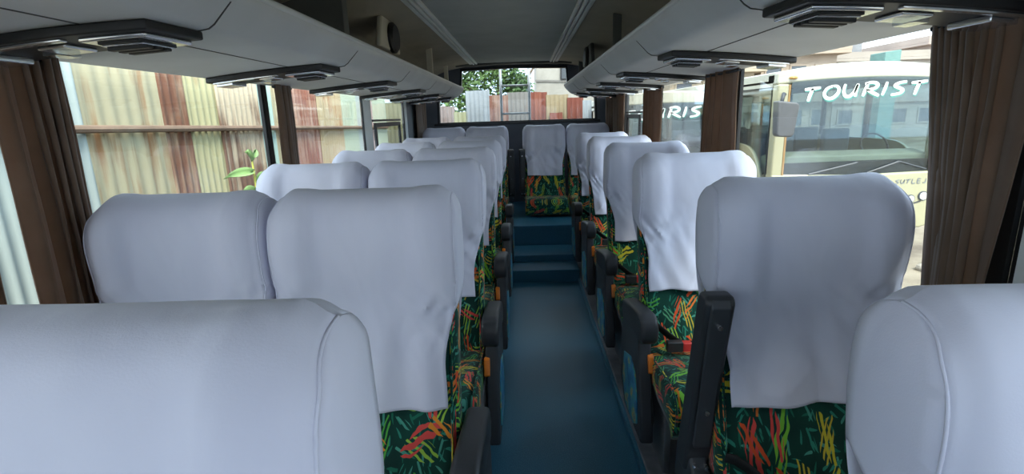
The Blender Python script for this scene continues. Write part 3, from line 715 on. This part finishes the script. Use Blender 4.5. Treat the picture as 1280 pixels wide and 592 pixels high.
# tree behind the rear fence
leafm = N('tree leaves'); tcx = leafm.n('ShaderNodeTexCoord'); n1 = leafm.n('ShaderNodeTexNoise'); n1.inputs['Scale'].default_value = 1.6
leafm.l(tcx.outputs['Object'], n1.inputs['Vector']); leafm.l(leafm.ramp(n1.outputs['Fac'], [(.3, (.022, .06, .014)), (.7, (.085, .15, .035))]), leafm.p.inputs['Base Color']); leafm.p.inputs['Roughness'].default_value = .6
barkm = pmat('tree bark', (.12, .085, .06), .9, var=.3, bump=.3, bs=30)
def tree(x, y, z, blobs, n, label, seed):
    r = random.Random(seed); root = empty('leafy_tree', (x, y, GZ), label, 'tree')
    MB().tube([(0, 0, 0), (.05, 0, 1.2), (-.03, 0, 2.2), (.05, 0, z-GZ)], [.14, .11, .08, .03], 8).tube([(0, 0, 1.9), (.5, .1, 2.7), (.9, .1, 3.3)], [.06, .045, .02], 6).tube([(0, 0, 1.7), (-.5, .1, 2.5), (-.95, .1, 3.0)], [.06, .045, .02], 6).build('trunk', barkm, root, smooth=True)
    b = MB()
    for _ in range(n):
        cx, cy, cz, rad = r.choice(blobs)
        d = Vector((r.gauss(0, 1), r.gauss(0, 1), r.gauss(0, 1))).normalized()*rad*r.random()**.45
        p = Vector((cx, cy, cz))+d; a = Vector((r.gauss(0, 1), r.gauss(0, 1), r.gauss(0, .6))).normalized(); c_ = a.orthogonal().normalized()
        s = r.uniform(.05, .09); up = a.cross(c_)*s*.15
        b.add([p, p+a*s*.6+c_*s*.45+up, p+a*s*1.5, p+a*s*.6-c_*s*.45+up], [(0, 1, 2, 3)])
    b.build('foliage', leafm.m, root, recalc=False)
tree(-.55, 12.2, 3.0, [(-.9, 0, 2.5, .55), (-.35, 0, 2.9, .6), (.05, 0, 3.2, .5), (.40, 0, 2.7, .38), (-.2, 0, 3.6, .5), (.25, 0, 3.7, .4), (-1.0, .1, 3.1, .45)], 5400, 'green leafy tree behind the rear fence, seen through the rear window', 5)
conc = pmat('weathered concrete', (.30, .28, .25), .9, var=.2, vs=2, bump=.1, bs=20)
hb = empty('concrete_building', (1.6, 14.4, GZ), 'weathered grey concrete building beyond the rear fence', 'building')
MB().box(-1.25, 1.6, 0, 3, 0, 4.0).build('wall', conc, hb)
for z, h_ in ((2.95, .05), (3.5, .05)): MB().prism([(-1.28, z), (1.6, z-.12), (1.6, z-.12+h_), (-1.28, z+h_)], 'y', -.03, 0).build('ledge', pmat('dark ledge', (.16, .15, .14), .9), hb)
wf = MB().ring([(-.60, 2.98), (-.40, 2.98), (-.40, 3.36), (-.60, 3.36)], [(-.57, 3.01), (-.43, 3.01), (-.43, 3.33), (-.57, 3.33)], 'y', -.05, .0).build('window', M['gasket'], hb)
MB().box(-.57, -.43, -.02, -.012, 3.01, 3.33).build('pane', pmat('dark pane', (.05, .06, .07), .1), wf)
# plant between bus and fence
pl = empty('tall_weed', (-1.72, 3.16, GZ), 'young green plant with broad leaves outside the left window', 'plant')
stm = pmat('yellow green stem', (.42, .42, .06), .6, var=.15); lfm = pmat('pale green leaf', (.22, .36, .13), .5, var=.2, vs=20)
MB().tube([(.02, .02, 0), (.0, .03, .8), (.02, .02, 1.5), (.0, .05, 1.90)], [.014, .011, .009, .005], 7).build('stem', stm, pl, smooth=True)
def leaf(p, d, up, L, W, mat=lfm):
    p, d, up = Vector(p), Vector(d).normalized(), Vector(up).normalized(); s = d.cross(up).normalized()
    def fn(u, v):
        t = (v-.5)*2; wd = W*math.sin(PI*min(1, u*.97+.03))**.7*(1-.25*u)
        return tuple(p+d*L*u+s*wd*t+up*(-.35*L*u*u+.03*abs(t)))
    MB().grid(fn, 8, 4).build('leaf', mat, pl, smooth=True, solid=.001)
for p, d, L, W in (((0, .03, 1.78), (-.3, -1, .1), .17, .035), ((0, .03, 1.66), (.1, -1, .05), .15, .05), ((0, .03, 1.72), (.4, .8, .3), .16, .04), ((0, .04, 1.85), (.2, -.5, .8), .10, .02), ((0, .04, 1.86), (.1, .6, .6), .09, .02), ((0, .03, 1.58), (.2, .9, -.1), .18, .05), ((0, .03, 1.5), (-.2, -.9, -.1), .18, .05)):
    leaf(p, d, (1, -.1, .7), L, W)

# ---- parked tourist buses
bus_cream = pmat('cream bus paint', (.36, .335, .215), .3, var=.03, coat=.4)
bus_white = pmat('ivory roof paint', (.46, .44, .35), .35, var=.03)
bus_glass = glass('tinted coach glass', (.74, .82, .84), 2.2)
bus_dark = pmat('coach interior grey', (.10, .12, .13), .8)
bus_dash = pmat('beige coach dashboard', (.40, .36, .25), .7)
white_ink = pmat('white window lettering', (.85, .88, .86), .5, var=.02)
teal_ink = pmat('teal lettering edge', (.06, .26, .22), .5, var=.05)
lampm = pmat('headlamp glass', (.55, .55, .52), .15, var=.1); amberl = pmat('amber marker lens', (.45, .24, .06), .3)
LET = {'T': [[(-.52, .88), (.0, .92), (.58, 1.0)], [(.06, .95), (-.10, .5), (-.22, -.02)]],
 'O': [[(.12, .98), (-.30, .80), (-.48, .42), (-.30, .08), (.08, .04), (.42, .34), (.52, .70), (.36, .94), (.06, .96)]],
 'U': [[(-.42, 1.0), (-.50, .48), (-.34, .10), (-.04, .08), (.24, .42), (.42, .95)], [(.47, 1.0), (.36, .5), (.34, .04)]],
 'R': [[(-.22, .95), (-.34, .5), (-.50, .0)], [(-.42, .92), (.10, 1.02), (.46, .86), (.30, .58), (-.30, .44)], [(-.22, .46), (.20, .22), (.62, .0)]],
 'I': [[(.14, 1.0), (.02, .5), (-.14, .0)]],
 'S': [[(.50, .98), (.02, .90), (-.30, .70), (.0, .52), (.28, .34), (.08, .10), (-.50, .0)]],
 'L': [[(-.3, 1), (-.4, 0), (.4, 0)]], 'E': [[(.4, 1), (-.3, 1), (-.4, 0), (.35, 0)], [(-.35, .5), (.3, .5)]], 'J': [[(.3, 1), (.2, .15), (-.1, 0), (-.4, .1)]]}
def ribbon(b, pts, w, y, th, tr):
    P = catmull(pts, 6) if len(pts) > 2 else lerp_poly(pts, 6)
    P = [Vector((x, z, 0)) for x, z in P]; vs = []; n = len(P)
    for i, p in enumerate(P):
        t = (P[min(n-1, i+1)]-P[max(0, i-1)]).normalized(); nn = Vector((-t.y, t.x, 0)); ww = w*(.8+.35*math.sin(PI*(i/(n-1))))
        for s in (1, -1):
            q = tr(p+nn*ww*s)
            for yy in (y, y-th): vs.append((q[0], yy, q[1]))
    fs = []
    for i in range(n-1):
        a = i*4; c_ = a+4
        fs += [(a, c_, c_+2, a+2), (a+1, a+3, c_+3, c_+1), (a, a+1, c_+1, c_), (a+2, c_+2, c_+3, a+3)]
    fs += [(0, 2, 3, 1), (4*n-4, 4*n-3, 4*n-1, 4*n-2)]
    b.add(vs, fs)
def lettering(word, x0, x1, zf, h, y, w, th=.004, widths={'I': .45}):
    b = MB(); tot = sum(widths.get(c, 1.0) for c in word); x = x0
    for c in word:
        cw = (x1-x0)*widths.get(c, 1.0)/tot; xc = x+cw/2; sx = min(cw, (x1-x0)/tot)*.74
        for st in LET[c]:
            ribbon(b, st, w, y, th, lambda p, xc=xc, sx=sx: (xc+p.x*sx*(1 if c != 'I' else 2.0), zf(xc)+p.y*h))
        x += cw
    return b
def coach(cx, cy, sc_, label, L=6.5, full=True):
    root = empty('parked_bus', (cx, cy, GZ), label, 'bus', 'parked tourist coaches'); root.scale = (sc_,)*3
    W = 1.12
    def arc(x, z, s): return z-s*(x/W)**2
    wsT = lambda x: arc(x, 2.415, .05)
    # front lower panel
    pf = [(-W, 1.20), (-W, .62), (-W+.05, .46), (-W+.18, .42), (W-.18, .42), (W-.05, .46), (W, .62), (W, 1.20), (0, 1.165)]
    fp = MB().prism(pf, 'y', -.03, .16).build('front_panel', bus_cream, root, bevel=.03, seg=3)
    MB().prism([(-.9, .78), (-.5, .66), (.5, .66), (.9, .78), (.9, .80), (.5, .68), (-.5, .68), (-.9, .80)], 'y', -.036, -.028).build('panel_groove', M['seam'], fp)
    # header over the windscreen
    xs = [-W+2*W*i/12 for i in range(13)]
    hp = [(x, wsT(x)) for x in xs]+[(x, arc(x, 2.62, .10)) for x in xs[::-1]]
    MB().prism(hp, 'y', .02, .30).build('header', bus_white, root, bevel=.03, seg=3)
    for sx in (-1, 1):
        MB().prism([(sx*W, 1.15), (sx*(W-.15), 1.15), (sx*(W-.155), 2.37), (sx*W, 2.37)], 'y', -.02, .14).build('windscreen_pillar', bus_cream, root, bevel=.025)
        MB().box(sx*(W-.150)-.012, sx*(W-.150)+.012, -.024, .0, 1.18, 2.36).build('pillar_edge', pmat('tan pillar edge', (.30, .17, .06), .6), root)
    # windscreen
    wp = [(-W+.14, 1.16), (W-.14, 1.16)]+[(x, wsT(x)+.01) for x in xs[::-1] if abs(x) < W-.1]
    ws = MB().prism(wp, 'y', .0, .008).build('windscreen', bus_glass, root)
    tb = lettering('TOURIST', -.80, .80, lambda x: arc(x, 2.185, .05)+.03*x, .165, -.003, .105)
    tb2 = lettering('TOURIST', -.795, .805, lambda x: arc(x, 2.170, .05)+.03*x, .170, -.0005, .135, .002)
    tb2.build('lettering_edge', teal_ink, ws); tb.build('lettering', white_ink, ws)
    MB().prism([(-W+.16, 1.17), (W-.16, 1.17), (W-.16, 1.36), (-W+.16, 1.34)], 'y', .02, .04).build('black_band', M['gasket'], ws)
    for x0, x1 in ((-.62, .0), (.15, .55)):
        MB().tube([(x0, -.02, 1.19), (x1, -.02, 1.33)], .012, 6).build('wiper', M['greyplastic'], root)
    MB().tube([(.55, -.02, 1.33), (.92, -.02, 1.22)], .010, 6).build('wiper', M['greyplastic'], root)
    # dashboard, floor
    MB().prism([(.10, 1.15), (.10, 1.42), (.35, 1.47), (.60, 1.40), (.60, 1.15)], 'x', -W+.12, W-.12).build('dashboard', bus_dash, root, bevel=.02)
    MB().tube([(.62+.19*math.cos(2*PI*k/16), .62+.08*math.sin(2*PI*k/16), 1.50+.17*math.sin(2*PI*k/16)) for k in range(17)], .014, 6).build('steering_wheel', M['black'], root, smooth=True)
    MB().box(-W+.04, W-.04, .2, L, .55, .62).build('floor_pan', bus_dark, root)
    # roof
    rp = [(x, arc(x, 2.62, .10)) for x in xs]+[(W, 2.38)]+[(W-.06, 2.38)]+[(x*.95, arc(x, 2.56, .10)) for x in xs[::-1]]+[(-W+.06, 2.38), (-W, 2.38)]
    MB().prism(rp, 'y', .10, L).build('roof', bus_white, root, bevel=.01)
    # flanks
    for sx in (-1, 1):
        curve = catmull([(.16, 1.02), (.24, 1.04), (.36, 1.16), (.52, 1.38), (.75, 1.52), (1.05, 1.56)], 5)
        fl = curve+[(L, 1.56), (L, .5), (.14, .5)]
        MB().prism(fl, 'x', sx*W, sx*(W-.05)).build('side_panel', bus_cream, root, bevel=.008)
        MB().box(min(sx*W, sx*(W-.05)), max(sx*W, sx*(W-.05)), .14, L, 2.34, 2.42).build('side_rail', bus_white, root)
        MB().box(min(sx*(W-.03), sx*(W-.025)), max(sx*(W-.03), sx*(W-.025)), .15, L, 1.0, 2.36).build('side_window', bus_glass, root)
        for y in (1.55, 2.8, 4.05, 5.3):
            MB().box(min(sx*(W-.002), sx*(W-.04)), max(sx*(W-.002), sx*(W-.04)), y, y+.10, 1.5, 2.36).build('window_post', M['gasket'], root)
        MB().tube([(sx*(W-.01), .16, 1.1), (sx*(W-.01), .16, 2.34), (sx*(W-.01), 1.5, 2.34)], .012, 6).build('window_seal', M['gasket'], root)
        for y in (.95, L-1.5):
            wh = MB().cyl((sx*(W-.10), y, .40), .40, .20, 'x', 28).build('wheel', M['black'], root, bevel=.03)
            MB().cyl((sx*(W+.01), y, .40), .20, .02, 'x', 20).build('hub', M['silver'], wh)
    # rear wall with window
    o_ = [(-W, .5), (W, .5), (W, 2.42), (0, 2.58), (-W, 2.42)]; i_ = [(-W+.25, 1.5), (W-.25, 1.5), (W-.25, 2.2), (0, 2.22), (-W+.25, 2.2)]
    MB().ring(o_, i_, 'y', L-.06, L).build('rear_wall', bus_white, root)
    MB().prism(i_, 'y', L-.03, L-.025).build('rear_window', bus_glass, root)
    # seat rows inside
    for y in (1.5, 2.4, 3.3, 4.2):
        for x in (-.75, -.28, .60):
            MB().box(x-.21, x+.21, y, y+.12, .7, 1.72).build('interior_seat', bus_dark, root, bevel=.04)
    # lamps, emblem, mirror
    for x, z in ((-.92, 2.445), (.92, 2.445)):
        MB().ball((x, .01, z), .055, .03, .02).build('marker_lamp', amberl, root, smooth=True)
    for x, z, r_ in ((.62, .80, .045), (.76, .825, .055), (.92, .86, .065), (-.62, .80, .045), (-.76, .825, .055), (-.92, .86, .065)):
        h_ = MB().cyl((x, -.035, z), r_, .02, 'y', 20).build('headlamp', M['greyplastic'], root, bevel=.004)
        MB().cyl((x, -.046, z), r_*.78, .012, 'y', 20).build('lamp_glass', lampm, h_)
    MB().ball((1.03, -.01, .93), .05, .03, .02).build('indicator_lamp', amberl, root, smooth=True)
    MB().prism([(.22, 1.05), (.30, 1.03), (.38, 1.055), (.34, 1.02), (.30, 1.0), (.26, 1.02)], 'y', -.040, -.028).build('emblem', M['steel'], root)
    lettering('SUTLEJ', .52, .95, lambda x: 1.02+.02*x, .055, -.031, .10).build('maker_lettering', M['steel'], root)
    mr = MB().prism([(-1.30, 2.16), (-1.06, 2.13), (-1.02, 2.10), (-1.06, 1.74), (-1.10, 1.71), (-1.26, 1.72), (-1.28, 1.76)], 'y', -.42, -.28).build('wing_mirror', pmat('grey mirror housing', (.085, .085, .09), .5), root, bevel=.03, seg=3)
    MB().tube([(-1.02, -.0, 2.24), (-1.18, -.30, 2.24), (-1.22, -.35, 2.12)], .022, 8).build('mirror_arm', M['greyplastic'], mr, smooth=True)
    return root
coach(4.42, 7.0, 1.0, 'cream coach parked beyond the near right window, its whole windscreen in view')
coach(2.20, 8.02, .905, 'coach parked farther back, its windscreen lettering partly behind the right curtains', L=6.0)
# rubble beside the right bus
rb = random.Random(3)
stone = pmat('pale rubble stone', (.36, .32, .27), .95, var=.25, vs=9)
for k in range(7):
    s = rb.uniform(.06, .16); b = MB(); p0 = (5.3+rb.uniform(-.3, 1.0), 5.9+rb.uniform(-.9, .7))
    b.ball((0, 0, 0), s, s*rb.uniform(.7, 1.2), s*.6, 9, 6)
    b.v = [tuple(Vector(v)*(1+.25*noise.noise(Vector(v)*9+Vector((k*3, 0, 0))))) for v in b.v]
    o = b.build('rubble_stone', stone, loc=(p0[0], p0[1], GZ+s*.4)); tag(o, 'pale rubble stone on the dirt beside the cream coach', 'stone', 'rubble stones')
# skyline houses beyond the coaches
def house(x, y, w_, d_, h_, col, label, floors=2, cols=3, tank=False, eave=.5):
    m = pmat('house render '+label[:12], col, .9, var=.12, vs=.6)
    r = empty('town_house', (x, y, GZ), label, 'house', 'houses on the skyline')
    MB().box(0, w_, 0, d_, 0, h_).build('wall', m, r)
    fh = h_/floors; dk = pmat('dark window', (.10, .11, .13), .2)
    MB().box(-eave, w_+eave, -eave, d_+eave, h_, h_+.18).build('roof_slab', m, r, bevel=.03)
    MB().ring([(-eave, -eave), (w_+eave, -eave), (w_+eave, d_+eave), (-eave, d_+eave)], [(-eave+.15, -eave+.15), (w_+eave-.15, -eave+.15), (w_+eave-.15, d_+eave-.15), (-eave+.15, d_+eave-.15)], 'z', h_+.18, h_+.55).build('parapet', m, r)
    for f in range(floors):
        for c_ in range(cols):
            wx = w_*(c_+.5)/cols; wz = f*fh+fh*.38
            q = MB().ring([(wx-.5, wz), (wx+.5, wz), (wx+.5, wz+fh*.42), (wx-.5, wz+fh*.42)], [(wx-.42, wz+.08), (wx+.42, wz+.08), (wx+.42, wz+fh*.42-.08), (wx-.42, wz+fh*.42-.08)], 'y', -.06, 0).build('window', m, r)
            MB().box(wx-.42, wx+.42, -.02, -.005, wz+.08, wz+fh*.42-.08).build('pane', dk, q)
        if f: MB().box(-eave, w_+eave, -eave*.8, 0, f*fh-.12, f*fh).build('balcony_slab', m, r)
    if tank:
        t = MB().cyl((w_*.3, d_*.4, h_+1.1), .55, 1.1, 'z', 18).build('water_tank', pmat('grey tank', (.22, .22, .23), .6), r, bevel=.08)
        MB().box(w_*.3-.6, w_*.3+.6, d_*.4-.6, d_*.4+.6, h_+.18, h_+.56).build('tank_stand', m, r)
house(13.6, 31, 4.2, 5, 4.9, (.40, .31, .24), 'pinkish beige house with overhanging roof above the cream coach', 2, 3)
house(19.0, 33, 6.5, 5, 4.6, (.36, .31, .27), 'grey beige house with a rooftop tank above the cream coach', 2, 4, True, .2)
house(8.2, 30, 4.6, 5, 4.0, (.42, .35, .26), 'low sandy house left of the pinkish beige one', 2, 3)
house(26.6, 36, 8, 6, 5.7, (.38, .30, .26), 'tallest brown house at the right end of the skyline', 3, 4)
o = MB().prism([(18.5, 0), (19.3, 0), (19.3, 4.75), (18.5, 4.65)], 'y', 28, 29.2).build('site_hoarding', pmat('teal netting', (.15, .27, .25), .9), shift=(-18.9, -28.5, 0), loc=(18.9, 28.5, GZ), bevel=.03)
tag(o, 'teal netting-covered block between the skyline houses', 'hoarding')
sg = empty('roof_sign', (24.6, 30.9, GZ), 'small green board on a pole high above the skyline', 'sign')
MB().tube([(0, 0, 0), (0, 0, 6.2)], .06, 8).build('pole', M['steel'], sg); MB().box(-.9, .9, -.05, .05, 5.5, 6.4).build('board', pmat('green board', (.10, .34, .26), .6), sg, bevel=.02)
wr = MB().tube([(14+k*1.6, 29.5, 6.0-.28*k*.6+.02*(k-5)**2) for k in range(11)], .022, 5).build('overhead_wire', M['black'], loc=(0, 0, 0)); tag(wr, 'thin black wire sagging across the sky above the houses', 'wire')
